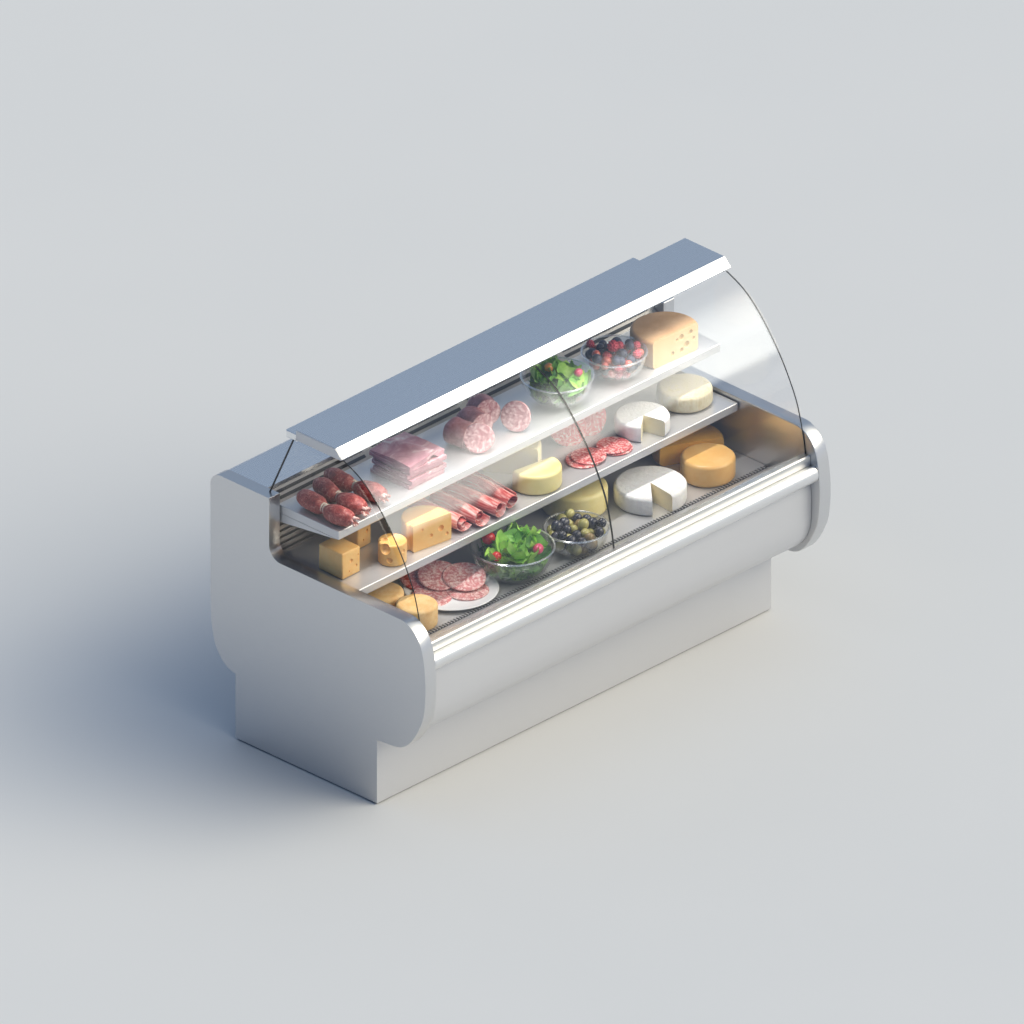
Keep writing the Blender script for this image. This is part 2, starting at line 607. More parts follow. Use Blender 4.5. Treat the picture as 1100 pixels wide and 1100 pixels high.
# lip, bumper rail
link('glass_lip', prism_x([(.158, .694), (.158, .700), (.189, .704), (.194, .700), (.194, .665), (.186, .665), (.184, .692)], X0 + .001, X1 - .001, .0006, 1), 'steel', counter)
rail_prof = [(.180, .660), (.196, .664)] + arc(.201, .637, .036, 66, -80, 16) + [(.196, .606), (.180, .606)]
link('bumper_rail', prism_x(rail_prof, X0 + .001, X1 + .0 - .001, .002, 2), 'rail', counter)
link('rail_seam', prism_x([(.186, .5985), (.186, .604), (.2015, .604), (.2015, .5985)], X0 + .001, X1 - .001), 'base', counter, smooth=False)

# shelves (wedge brackets below the upper one)
us = link('upper_shelf', prism_x([(-.552, .962), (-.552, .995), (-.252, .995), (-.250, .993), (-.250, .966), (-.252, .962)], X0 + .006, X1 - .006, .0015, 2), 'deck', counter)
for x in (X0 + .006, X1 - .018):
    link('bracket', prism_x([(-.552, .925), (-.552, .9615), (-.258, .9615)], x, x + .012), 'deck', us, smooth=False)
ls = link('lower_shelf', prism_x([(-.552, .752), (-.552, .785), (-.165, .785), (-.163, .783), (-.163, .756), (-.165, .752)], X0 + .006, X1 - .006, .0015, 2), 'deck', counter)
for x in (X0 + .006, X1 - .018):
    link('bracket', prism_x([(-.552, .712), (-.552, .7515), (-.30, .7515)], x, x + .012), 'deck', ls, smooth=False)

# canopy with rear strip
can = link('canopy', prism_x([(-.450, 1.300), (-.450, 1.339), (-.2535, 1.339), (-.2215, 1.3075), (-.2215, 1.303), (-.226, 1.300)], .05, 2.05, .0012, 2), 'top', counter)
link('rear_strip', prism_x([(-.503, 1.292), (-.503, 1.322), (-.4505, 1.322), (-.4505, 1.292)], .05, 1.84, .003, 2), 'top', can)
link('end_cap', prism_x([(-.449, 1.3005), (-.449, 1.338), (-.254, 1.338), (-.2225, 1.3065), (-.2225, 1.3035), (-.2265, 1.3005)], .0455, .0497, .001, 1), 'base', can)

# curved front glass: two panes with dark ground edges
gp = catmull([(-.222, 1.3005), (-.209, 1.296), (-.138, 1.262), (-.075, 1.211), (-.013, 1.141), (.046, 1.06), (.090, .985), (.132, .893), (.160, .785), (.1735, .7035)], 8)


def offs(pts, d):
    out = []
    for i, p in enumerate(pts):
        a = Vector(pts[max(0, i - 1)]); b = Vector(pts[min(len(pts) - 1, i + 1)])
        t_ = (b - a).normalized()
        out.append((p[0] + t_.y * d, p[1] - t_.x * d))
    return out


gpi = offs(gp, .006)
XM = (X0 + X1) / 2
for xa, xb in ((X0 + .002, XM - .0015), (XM + .0015, X1 - .002)):
    pane = link('front_glass', prism_x(gp + gpi[::-1], xa, xb), 'pane', counter, ang=25)
    for xe in (xa, xb):
        mid = [(xe, -(a[0] + b[0]) / 2, (a[1] + b[1]) / 2) for a, b in zip(gp, gpi)]
        link('glass_edge', tube(mid, .0022, 6), 'dark', pane)

# end glass panes and their slanting rear edge
sg = [(-.570, 1.048), (-.455, 1.298)] + [(f - .008, z - .004) for f, z in gpi if z < 1.29 and z > .806] + [(.148, .804)] \
    + [(-.483, .804)] + arc(-.5385 + .055, .802 + .057, .055, 260, 190, 6) + [(-.5365, 1.048)]
for x in (X0 - .018, X1 + .012):
    sp = link('side_glass', prism_x(sg, x, x + .005), 'sidepane', counter, smooth=False)
    link('glass_edge', tube([(x + .0025, .572, 1.046), (x + .0025, .456, 1.300)], .0035, 8), 'dark', sp)


# ------------------------------------------------------------------ food builders
def shape_mesh(outl, cut, h, bevel, holes=(), mats=('rind', 'paste'), bulge=0.0, seed=0, dents=0.0):
    """vertical prism of the outline; edges flagged in cut get material 1. Rim between top/bottom and rind is rounded."""
    bm = bmesh.new()
    a = [bm.verts.new((x, y, 0)) for x, y in outl]
    b = [bm.verts.new((x, y, h)) for x, y in outl]
    n = len(outl)
    bot = bm.faces.new(a[::-1]); top = bm.faces.new(b)
    for i in range(n):
        f = bm.faces.new((a[i], a[(i + 1) % n], b[(i + 1) % n], b[i]))
        f.material_index = 1 if cut[i] else 0
    bmesh.ops.recalc_face_normals(bm, faces=bm.faces[:])
    es = [e for f in (bot, top) for e in f.edges if all(g_.material_index == 0 for g_ in e.link_faces)]
    ec = [e for f in (bot, top) for e in f.edges if any(g_.material_index == 1 for g_ in e.link_faces)]
    if es:
        bmesh.ops.bevel(bm, geom=es, offset=bevel, segments=4, profile=.5, affect='EDGES', clamp_overlap=True)
    bmesh.ops.triangulate(bm, faces=[f for f in bm.faces if len(f.verts) > 4])
    if bulge:
        for v in bm.verts:
            k = 1 + bulge * (1 - (2 * v.co.z / h - 1) ** 2)
            if v.co.xy.length > .02:
                v.co.x *= k; v.co.y *= k
    if dents:
        for v in bm.verts:
            nn = noise.noise_vector(v.co * 22 + Vector((seed * 5.1, seed, 0)))
            v.co += Vector((nn.x, nn.y, nn.z * (.5 if v.co.z > h * .3 else 0))) * dents
    me = bpy.data.meshes.new('cheese')
    bm.to_mesh(me); bm.free()
    for m in mats:
        me.materials.append(M[m])
    if holes:
        o = bpy.data.objects.new('tmp', me); COL.objects.link(o)
        cb = bmesh.new()
        for (p, r) in holes:
            bmesh.ops.create_icosphere(cb, subdivisions=3, radius=r, matrix=Matrix.Translation(p))
        for f in cb.faces: f.material_index = 1
        cm = bpy.data.meshes.new('cut'); cb.to_mesh(cm); cb.free()
        for m in mats: cm.materials.append(M[m])
        co = bpy.data.objects.new('cut', cm); COL.objects.link(co)
        md = o.modifiers.new('b', 'BOOLEAN'); md.operation = 'DIFFERENCE'; md.object = co; md.solver = 'EXACT'; md.use_self = True
        dg = bpy.context.evaluated_depsgraph_get()
        me2 = bpy.data.meshes.new_from_object(o.evaluated_get(dg))
        bpy.data.objects.remove(o); bpy.data.objects.remove(co)
        if len(me2.polygons) > 10:
            me = me2
    return me


def split_parts(me, names, mats, parent):
    """one mesh per material index, as children of parent"""
    for idx, nm in enumerate(names):
        bm = bmesh.new(); bm.from_mesh(me)
        bmesh.ops.delete(bm, geom=[f for f in bm.faces if f.material_index != idx], context='FACES')
        if not bm.faces:
            bm.free(); continue
        for f in bm.faces:
            f.material_index = 0
        me2 = bpy.data.meshes.new(nm)
        bm.to_mesh(me2); bm.free()
        me2.materials.append(M[mats[idx]])
        for p in me2.polygons: p.use_smooth = True
        me2.set_sharp_from_angle(angle=rad(32))
        o = bpy.data.objects.new(nm, me2); COL.objects.link(o); o.parent = parent


def circ(r, n=72, a0=0, a1=360, jit=0, seed=0):
    rr = random.Random(seed)
    ph = [rr.uniform(0, 6.28) for _ in range(3)]
    full = abs(a1 - a0 - 360) < 1e-6
    k = n if full else n + 1
    pts = []
    for i in range(k):
        a = rad(a0 + (a1 - a0) * i / n)
        q = r * (1 + jit * (math.sin(2 * a + ph[0]) * .5 + math.sin(3 * a + ph[1]) * .35 + math.sin(7 * a + ph[2]) * .15))
        pts.append((q * math.cos(a), q * math.sin(a)))
    return pts


def wheel(name, loc, r, h, rind, label, cat='cheese', group=None, rz=0, bevel=.012, jit=.015, bulge=.02, seed=0, dents=0.0):
    me = shape_mesh(circ(r, 72, jit=jit, seed=seed), [0] * 72, h, bevel, mats=(rind, rind), bulge=bulge, seed=seed, dents=dents)
    for p in me.polygons: p.use_smooth = True
    me.set_sharp_from_angle(angle=rad(60))
    o = bpy.data.objects.new(name, me); COL.objects.link(o)
    o.location = loc; o.rotation_euler = (0, 0, rz)
    return tag(o, label, cat, group)


def notched(name, loc, r, h, rind, paste, a0, a1, label, bevel=.012, jit=.015, bulge=.02, seed=0, dents=0.0, apex=0.0, top_r=None):
    """wheel with the wedge between angles a0..a1 cut away"""
    pts = circ(r, 64, a1, a0 + 360, jit, seed)
    mid = rad((a0 + a1) / 2)
    pts = pts + [(apex * math.cos(mid), apex * math.sin(mid))]
    cut = [0] * (len(pts) - 2) + [1, 1]
    e = empty(name, loc)
    split_parts(shape_mesh(pts, cut, h, bevel, mats=(rind, paste), bulge=bulge, seed=seed, dents=dents), ('rind', 'cut_face'), (rind, paste), e)
    return tag(e, label, 'cheese')


def chord_wheel(name, loc, r, h, rind, paste, off, rz, label, holes=(), bevel=.012, jit=.01, bulge=.0, seed=0):
    """wheel with the segment beyond y = -off cut away; cut face looks to -y before rotation"""
    a = math.degrees(math.asin(off / r))
    pts = circ(r, 56, -a, 180 + a, jit, seed)
    cut = [0] * (len(pts) - 1) + [1]
    e = empty(name, loc, rz)
    split_parts(shape_mesh(pts, cut, h, bevel, holes, (rind, paste), bulge, seed), ('rind', 'cut_face'), (rind, paste), e)
    return tag(e, label, 'cheese')


def disc_mesh(r, th, seed, bend=0.0, dome=0.0):
    prof = [(0, 0), (r * .5, 0), (r * .93, 0), (r, th * .3), (r, th * .7), (r * .95, th), (r * .5, th + dome), (0, th + dome * 1.2)]
    bm = lathe(prof, 40)
    rr = random.Random(seed)
    p1, p2 = rr.uniform(0, 6), rr.uniform(0, 6)
    for v in bm.verts:
        a = math.atan2(v.co.y, v.co.x)
        k = 1 + .02 * math.sin(2 * a + p1) + .015 * math.sin(3 * a + p2)
        v.co.x *= k; v.co.y *= k
        q = v.co.xy.length / r
        v.co.z += bend * q * q * math.sin(2 * a + p2)
    return bm


def slice_at(name, loc, r, th, mat, label, rot=(0, 0, 0), group=None, seed=0, bend=.0, cat='salami slice'):
    o = link(name, disc_mesh(r, th, seed, bend), mat, None, loc, rot)
    return tag(o, label, cat, group)


# ------------------------------------------------------------------ upper shelf
ZU, ZL, ZD = .9955, .7855, .5805


def sausage(loc, rz, label, seed):
    rr = random.Random(seed)
    e = empty('dry_sausage', loc, rz)
    tag(e, label, 'sausage', 'twisted dry sausages on the upper shelf')
    # two links along -y, pinched in the middle
    n = 34
    path, rads = [], []
    L = .27
    for i in range(n + 1):
        u = i / n
        y = L / 2 - L * u
        w = abs(2 * u - 1)                        # 1 at the ends, 0 at the pinch
        q = (w - .5) * 2
        r_ = .035 * math.sqrt(max(0, 1 - abs(q) ** 2.6)) ** .8
        r_ = max(r_, .0125 if w < .5 else .006)
        path.append((.006 * math.sin(5 * u + seed), y, .035 + .003 * math.sin(9 * u)))
        rads.append(r_)
    bm = tube(path, rads, 20)
    for v in bm.verts:
        nn = noise.noise_vector(v.co * 28 + Vector((seed * 4, 0, 0)))
        v.co += nn * .0035
        nn = noise.noise(v.co * 70)
        v.co.z += nn * .002
    for v in bm.verts:
        v.co.z = max(v.co.z, .0006)
    link('casing', bm, 'casing', e, ang=80)
    for yy, rr_ in ((0, .0155), (.009, .0175), (-.008, .0175)):
        pth = [(rr_ * math.cos(a * math.pi / 8), yy, .035 + rr_ * math.sin(a * math.pi / 8)) for a in range(17)]
        link('twine', tube(pth, .0032, 6), 'twine', e)
    bm = bmesh.new()
    for k in range(9):                            # frayed casing at the tied end
        a = rr.uniform(0, 6.28)
        tube([(.012 * math.cos(a), -L / 2 + .022, .035 + .012 * math.sin(a)), (.011 * math.cos(a), -L / 2 - .003, .035 + .010 * math.sin(a)),
              (.018 * math.cos(a), -L / 2 - .016, .033 + .015 * math.sin(a))], [.005, .006, .003], 6, bm)
    link('tied_end', bm, 'tie', e)
    return e


sausage((.108, .362, ZU), rad(2), 'dark red twisted dry sausage beside the left end panel, nearest the end', 1)
sausage((.206, .388, ZU), rad(-4), 'dark red twisted dry sausage in the middle between two others', 2)
sausage((.305, .405, ZU), rad(4), 'dark red twisted dry sausage closest to the stacked ham', 3)

# stacked ham slices
for k in range(5):
    th = .017 if k < 4 else .021
    z = ZU + k * .0195
    bm = bmesh.new()
    bmesh.ops.create_grid(bm, x_segments=22, y_segments=22, size=.5)
    top = bm.verts[:]
    for v in top:
        x, y = v.co.x, v.co.y
        v.co = Vector((x * (.182 + .006 * math.sin(k * 2.1)), y * (.188 + .005 * math.cos(k * 1.7)), th))
    ret = bmesh.ops.extrude_face_region(bm, geom=bm.faces[:])
    low = [g_ for g_ in ret['geom'] if isinstance(g_, bmesh.types.BMVert)]
    for v in low:
        v.co.z = 0
    for v in bm.verts:
        x, y = v.co.x / .09, v.co.y / .094
        c = noise.noise(Vector((v.co.x * 14, v.co.y * 14, k * 3.1)))
        v.co.x += .003 * noise.noise(Vector((v.co.y * 25, k * 9.0, v.co.z * 40)))
        v.co.y += .003 * noise.noise(Vector((v.co.x * 25, k * 5.0, 7 + v.co.z * 40)))
        if k == 4:
            fold = math.exp(-((x + .25 * y - .12) / .28) ** 2)
            v.co.z += .012 * fold * (1 - .4 * y) - .006 * math.exp(-((x - .75) / .3) ** 2) + .004 * c
        else:
            v.co.z += .0012 * c
        corner = max(0, abs(x) + abs(y) - 1.7)
        v.co.z -= .010 * corner * (1 if k == 4 else .3)
    if k < 4:
        for v in bm.verts:
            v.co.z = min(max(v.co.z, 0.0), .0192)
    o = link('ham_slice', bm, 'ham', None, (.553 + .004 * math.sin(k * 2.7), .380 + .004 * math.cos(k * 3.3), z), (0, 0, rad(3 * math.sin(k * 1.9))), ang=60)
    tag(o, ('thick marbled ham slice at the bottom of the stack', 'marbled ham slice second from the bottom of the stack',
            'marbled ham slice in the middle of the stack', 'marbled ham slice just under the topmost one',
            'marbled ham slice with a raised fold, topmost of the stack')[k], 'ham slice', 'stacked ham slices on the upper shelf')


# coarse sausage chunks with cut faces
def chunk(loc, r, L, rot, label, seed):
    e = empty('sausage_chunk', loc)
    e.rotation_euler = rot
    n = 10
    path = [(0, 0, L * i / n) for i in range(n + 1)]
    rads = [r * (.72, .90, .97, 1, 1.01, 1, 1, 1, 1, 1, .97)[i] for i in range(n + 1)]
    bm = tube(path, rads, 24)
    for v in bm.verts:
        nn = noise.noise_vector(v.co * 24 + Vector((seed * 4, 2, 0)))
        v.co += Vector((nn.x, nn.y, nn.z * .5)) * .006
    link('casing', bm, 'chunk_skin', e, ang=70)
    link('cut_face', disc_mesh(r * .965, .004, seed, 0, .002), 'chunk', e, (0, 0, L - .0015))
    return tag(e, label, 'sausage', 'cut sausage chunks on the upper shelf')


def aim(d):
    return Vector(d).normalized().to_track_quat('Z', 'Y').to_euler()


chunk((.815, .440, ZU + .052), .050, .085, aim((.25, -.75, -.08)), 'dark sausage chunk at the back left of the cut pile', 1)
chunk((.925, .460, ZU + .052), .050, .105, aim((-.15, -.9, .05)), 'sausage chunk lying in the middle of the cut pile', 2)
chunk((1.010, .480, ZU + .060), .052, .09, aim((-.35, -.9, .12)), 'sausage chunk at the back right of the cut pile', 3)
slice_at('sausage_slice', (.850, .318, ZU + .048), .056, .016, 'chunk', 'thick round sausage slice leaning at the front of the pile',
         aim((-.55, -.62, .42)), 'cut sausage chunks on the upper shelf', 4, 0, 'sausage slice')
slice_at('sausage_slice', (1.062, .335, ZU + .048), .056, .018, 'chunk', 'lone oval sausage slice leaning left of the leafy bowl',
         aim((-.72, -.50, .38)), 'cut sausage chunks on the upper shelf', 5, 0, 'sausage slice')


# ---- bowls
def bowl(loc, r, h, rb, label):
    e = empty('glass_bowl', loc)
    pr = []
    n = 14
    for i in range(n + 1):
        u = i / n
        a = u * math.pi / 2
        pr.append((rb + (r - rb) * math.sin(a) ** .9, .004 + (h - .004) * (1 - math.cos(a)) ** .85))
    outer = [(0, 0.0006), (rb * .98, .0006)] + pr
    inner = [(max(0, x - .004), z + .003) for x, z in pr[::-1]]
    prof = outer + [(r + .002, h + .002), (r, h + .0045), (r - .004, h + .003)] + inner[1:] + [(0, .007)]
    link('bowl_shell', lathe(prof, 64), 'bowl', e)
    pth = [((r + .001) * math.cos(2 * math.pi * k / 64), (r + .001) * math.sin(2 * math.pi * k / 64), h + .003) for k in range(65)]
    link('rim', tube(pth, .0038, 8, cap=False), 'rim', e)
    return tag(e, label, 'bowl', 'clear glass bowls')


def leaf(bm, pos, rz, pitch, roll, L, w, mat, seed, ruffle=.12, lobe=0):
    rr = random.Random(seed)
    nu, nv = 12, 8
    Mx = Matrix.Translation(pos) @ Matrix.Rotation(rz, 4, 'Z') @ Matrix.Rotation(pitch, 4, 'Y') @ Matrix.Rotation(roll, 4, 'X')
    p1, p2 = rr.uniform(0, 6), rr.uniform(0, 6)
    curl = rr.uniform(-.6, 1.4)
    grid = []
    for i in range(nu + 1):
        u = i / nu
        ww = w * (math.sin(math.pi * min(1, u * .92 + .05)) ** .7) * (1 + lobe * math.sin(u * 19 + p1))
        row = []
        for j in range(nv + 1):
            s = 2 * j / nv - 1
            x = L * (u - .5) * 1.0
            y = ww * s * .5
            z = .35 * w * abs(s) ** 1.5 * .6 + curl * L * (u - .5) ** 2 + ruffle * w * abs(s) ** 2 * math.sin(u * 16 + p2 + (2 if s > 0 else 0)) \
                - .06 * w * (abs(s) < .1)
            row.append(bm.verts.new(Mx @ Vector((x, y, z))))
        grid.append(row)
    for i in range(nu):
        for j in range(nv):
            f = bm.faces.new((grid[i][j], grid[i + 1][j], grid[i + 1][j + 1], grid[i][j + 1]))
            f.material_index = mat


def bowl_radius(r, h, rb, z):
    best = rb
    for i in range(40):
        a = i / 39 * math.pi / 2
        if (.004 + (h - .004) * (1 - math.cos(a)) ** .85) <= z:
            best = rb + (r - rb) * math.sin(a) ** .9
    return best


def greens(loc, r, h, rb, label, n, seed, top, tone):
    rr = random.Random(seed)
    bm = bmesh.new()
    for i in range(n):
        u = i / n
        z = .016 + (h + top - .016) * u ** 1.2
        br = max(.02, min(bowl_radius(r, h, rb, min(z, h)) - .012, r - .012) * (1 - max(0, z - h) / (top + .02) * .55))
        a = rr.uniform(0, 6.28)
        q = br * math.sqrt(rr.uniform(0, .8 if u > .5 else 1)) * .78
        L = min(rr.uniform(.085, .14), max(.07, br * 1.35)) * (1.12 if u > .7 else 1)
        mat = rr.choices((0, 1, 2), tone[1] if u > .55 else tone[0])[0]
        leaf(bm, Vector((q * math.cos(a), q * math.sin(a), z)), rr.uniform(0, 6.28), rr.uniform(-.7, .35), rr.uniform(-.6, .6), L, L * rr.uniform(.42, .75), mat,
             seed * 1000 + i, rr.uniform(.06, .2), rr.choice((0, 0, .12)))
    # keep every leaf inside the shell
    for v in bm.verts:
        v.co.z = max(v.co.z, .012)
        lim = bowl_radius(r, h, rb, min(v.co.z - .003, h)) - .008
        if v.co.z > h:
            lim = r - .006
        d = v.co.xy.length
        if d > lim:
            v.co.x *= lim / d; v.co.y *= lim / d
    o = link('salad_greens', bm, ['leaf_bright', 'leaf_mid', 'leaf_dark'], None, loc, ang=70)
    return tag(o, label, 'salad', kind='stuff')


def ball(name, loc, r, mat, label, cat, group=None, seed=0, sx=1.0, rot=(0, 0, 0), bumpy=0.0, sub=3):
    bm = bmesh.new()
    bmesh.ops.create_icosphere(bm, subdivisions=sub, radius=r)
    for v in bm.verts:
        if bumpy:
            k = 1 + bumpy * (noise.cell(v.co / r * 2.6) - .5)
            dd = min((v.co.normalized() - p).length for p in FIB)
            v.co *= 1.06 - bumpy * min(1, (dd / .24) ** 2)
        else:
            v.co *= 1 + .03 * noise.noise(v.co / r * 1.3 + Vector((seed, 0, 0)))
        v.co.x *= sx
    o = link(name, bm, mat, None, loc, rot, ang=180)
    return tag(o, label, cat, group)


FIB = []
for i in range(48):
    z_ = 1 - 2 * (i + .5) / 48
    a_ = i * 2.39996
    FIB.append(Vector((math.sqrt(1 - z_ * z_) * math.cos(a_), math.sqrt(1 - z_ * z_) * math.sin(a_), z_)))

B1 = (1.311, .372, ZU)
bowl(B1, .130, .100, .062, 'clear glass bowl of leafy salad beside the berry bowl on the upper shelf')
greens((B1[0], B1[1], B1[2]), .130, .100, .062, 'heap of hazy green salad leaves in the upper shelf bowl', 80, 3, .012, ((2, 5, 3), (6, 4, 1)))
ball('tomato', (B1[0] - .030, B1[1] + .012, ZU + .142), .017, 'orange_tomato', 'small orange tomato on the upper shelf salad', 'tomato', None, 1)
ball('radish', (B1[0] + .045, B1[1] - .062, ZU + .120), .015, 'radish', 'pink radish on the upper shelf salad', 'radish', None, 2, 1.2)


def fill(loc, r, h, rb, seed, kinds, rad_rng, n, top):
    """drop balls into the bowl without overlap; returns (pos, radius, kind)"""
    rr = random.Random(seed)
    out = []
    for layer_z0, layer_z1, m_ in ((.018, .034, 300), (.034, .052, 500), (.052, .070, 700), (.070, .088, 900), (.086, top, 1500)):
        for _ in range(m_):
            q = rr.uniform(*rad_rng)
            z = rr.uniform(layer_z0, layer_z1)
            lim = min(bowl_radius(r, h, rb, max(.008, min(z - q * .4, h))), r) - q - .005
            if lim < 0: continue
            a = rr.uniform(0, 6.28); d = lim * math.sqrt(rr.random())
            p = Vector((d * math.cos(a), d * math.sin(a), max(z, q + .0085)))
            if all((p - o_[0]).length > (q + o_[1]) * .88 for o_ in out):
                out.append((p, q, rr.choices(range(len(kinds)), [k[2] for k in kinds])[0]))
    return out[:n]


B2 = (1.592, .360, ZU)
bowl(B2, .117, .092, .055, 'clear glass bowl of mixed berries beside the big tan cheese')
bl = fill(B2, .117, .092, .055, 11, [(0, 0, 4), (0, 0, 2.2), (0, 0, 1.6)], (.0150, .0205), 170, .104)
for i, (p, q, k) in enumerate(bl):
    L = Vector(B2) + p
    if k == 0:
        ball('blueberry', L, q, 'blueberry', 'dark blueberry among the berries in the upper shelf bowl', 'blueberry', 'blueberries in the berry bowl', i, sub=3)
    elif k == 1:
        ball('raspberry', L, q * 1.02, 'raspberry', 'bumpy pink raspberry among the berries in the upper shelf bowl', 'raspberry', 'raspberries in the berry bowl', i, 1.1, (i, i * 2, i), .3, 4)
    else:
        ball('red_berry', L, q * .9, 'redcurrant', 'smooth orange red berry among the berries in the upper shelf bowl', 'berry', 'red berries in the berry bowl', i)
ball('raspberry', (B2[0] - .012, B2[1] - .004, ZU + .122), .022, 'raspberry', 'largest raspberry, on the very top of the heaped berries', 'raspberry', None, 99, 1.1, (0, 1.2, .5), .3, 4)

chord_wheel('holey_cheese', (1.827, .335, ZU), .125, .112, 'tan_rind', 'pale_paste', .055, rad(-2),
            'tall tan rinded cheese with holes in its flat cut side, on the upper shelf',
            [(Vector((.028, -.054, .080)), .013), (Vector((.075, -.053, .085)), .010), (Vector((.055, -.054, .042)), .014), (Vector((-.015, -.054, .030)), .009),
             (Vector((.006, -.053, .078)), .006), (Vector((.090, -.053, .055)), .008), (Vector((.03, -.053, .028)), .010)], .014, .01, 0, 4)


# ------------------------------------------------------------------ lower shelf
def block(name, loc, dims, rz, mat, label, holes, bevel=.006, taper=0, seed=0):
    sx, sy, h = dims
    bm = box(0, sx, 0, sy, 0, h, bevel, 3)
    for v in bm.verts:
        nn = noise.noise_vector(v.co * 18 + Vector((seed, 0, 0)))
        v.co += Vector((nn.x, nn.y, nn.z if v.co.z > .02 else 0)) * .003
        if taper:
            v.co.x *= 1 - taper * v.co.y / sy
    me = bpy.data.meshes.new(name); bm.to_mesh(me); bm.free()
    me.materials.append(M[mat])
    o = bpy.data.objects.new('tmp', me); COL.objects.link(o)
    cb = bmesh.new()
    for p, r in holes:
        bmesh.ops.create_icosphere(cb, subdivisions=3, radius=r, matrix=Matrix.Translation(p))
    cm = bpy.data.meshes.new('cut'); cb.to_mesh(cm); cb.free(); cm.materials.append(M[mat])
    co = bpy.data.objects.new('cut', cm); COL.objects.link(co)
    md = o.modifiers.new('b', 'BOOLEAN'); md.operation = 'DIFFERENCE'; md.object = co; md.solver = 'EXACT'; md.use_self = True
    dg = bpy.context.evaluated_depsgraph_get()
    me2 = bpy.data.meshes.new_from_object(o.evaluated_get(dg))
    bpy.data.objects.remove(o); bpy.data.objects.remove(co)
    for p in me2.polygons: p.use_smooth = True
    me2.set_sharp_from_angle(angle=rad(32))
    o = bpy.data.objects.new(name, me2); COL.objects.link(o)
    o.location = loc; o.rotation_euler = (0, 0, rz)
    return tag(o, label, 'cheese')


block('cheese_block', (.088, .258, ZL), (.092, .122, .104), rad(-1), 'swiss', 'large yellow cheese block in front under the sausages',
      [(Vector((.045, 0, .062)), .008), (Vector((.07, 0, .035)), .006), (Vector((.035, 0, .022)), .004), (Vector((.078, 0, .075)), .004), (Vector((.0, .07, .03)), .003)], seed=1)
block('cheese_block', (.285, .372, ZL), (.075, .10, .104), rad(4), 'swiss', 'narrow yellow cheese block half hidden behind the larger block',
      [(Vector((.05, 0, .06)), .008), (Vector((.03, 0, .03)), .005)], seed=2)
# bitten cheese cylinder
me = shape_mesh(circ(.052, 56, jit=.02, seed=3), [0] * 56, .086, .007,
                [(Vector((-.052, -.012, .070)), .022), (Vector((-.045, -.030, .028)), .012), (Vector((.006, -.054, .055)), .009), (Vector((.04, -.036, .03)), .006), (Vector((-.02, .02, .090)), .014)],
                ('swiss', 'swiss'))
for p in me.polygons: p.use_smooth = True
me.set_sharp_from_angle(angle=rad(40))
o = bpy.data.objects.new('round_cheese', me); COL.objects.link(o); o.location = (.318, .232, ZL)
tag(o, 'small round yellow cheese with big holes bitten into its side', 'cheese')
# rounded wedge with holes
pts = [(.092, 0)] + [(.092, .02)] + [(.092 * math.cos(rad(a)) , .02 + .105 * math.sin(rad(a))) for a in range(10, 180, 8)] + [(-.082, .02), (-.082, 0)]
cut = [0] * (len(pts) - 1) + [1]
e = empty('holey_cheese_wedge', (.490, .205, ZL), rad(-8))
split_parts(shape_mesh(pts, cut, .108, .016, [(Vector((.045, 0, .060)), .013), (Vector((.072, 0, .030)), .007), (Vector((.0, 0, .045)), .008), (Vector((-.04, 0, .08)), .006)],
                       ('swiss', 'swiss')), ('rind', 'cut_face'), ('swiss', 'swiss'), e)
tag(e, 'yellow holey cheese wedge with rounded back, left of the ham rolls', 'cheese')


def ham_roll(loc, rz, label, seed, L=.24):
    rr = random.Random(seed)
    bm = bmesh.new()
    turns = 1.75
    nu, nv = 60, 14
    th = .0022
    g1, g2 = [], []
    for j in range(nv + 1):
        v_ = j / nv
        ra, rb_ = [], []
        for i in range(nu + 1):
            u = i / nu
            a = u * turns * 2 * math.pi + .9 + .3 * seed
            r_ = (.016 + .0215 * u) * (1 + .10 * math.sin(v_ * 5 + seed + a) * .6) * (.92 + .16 * (1 - v_))
            y = .5 * L - L * v_ - .012 * math.sin(a * .5 + seed) * v_ - .006 * u
            sag = 1.0 if math.sin(a) > -.5 else .9
            for lst, rr_ in ((ra, r_), (rb_, r_ - th)):
                lst.append(bm.verts.new((rr_ * math.cos(a) * 1.06, y, .030 + rr_ * math.sin(a) * sag + .001 * math.sin(v_ * 9 + seed))))
        g1.append(ra); g2.append(rb_)
    for j in range(nv):
        for i in range(nu):
            bm.faces.new((g1[j][i], g1[j][i + 1], g1[j + 1][i + 1], g1[j + 1][i]))
            bm.faces.new((g2[j][i], g2[j + 1][i], g2[j + 1][i + 1], g2[j][i + 1]))
    for j in (0, nv):
        for i in range(nu):
            bm.faces.new((g1[j][i], g1[j][i + 1], g2[j][i + 1], g2[j][i]))
    for i in (0, nu):
        for j in range(nv):
            bm.faces.new((g1[j][i], g1[j + 1][i], g2[j + 1][i], g2[j][i]))
    zmin = min(v.co.z for v in bm.verts)
    for v in bm.verts:
        v.co.z -= zmin
    o = link('ham_roll', bm, 'cured', None, loc, (0, 0, rz), ang=60)
    return tag(o, label, 'ham roll', 'rolled ham slices on the lower shelf')


ham_roll((.640, .318, ZL), rad(3), 'red rolled ham slice nearest the holey cheese wedge', 1, .24)
ham_roll((.722, .300, ZL), rad(-2), 'red rolled ham slice second from the holey cheese wedge', 2, .23)
ham_roll((.808, .312, ZL), rad(2), 'red rolled ham slice second from the pale yellow cheeses', 3, .25)
ham_roll((.896, .322, ZL), rad(-3), 'red rolled ham slice nearest the pale yellow cheeses', 4, .25)

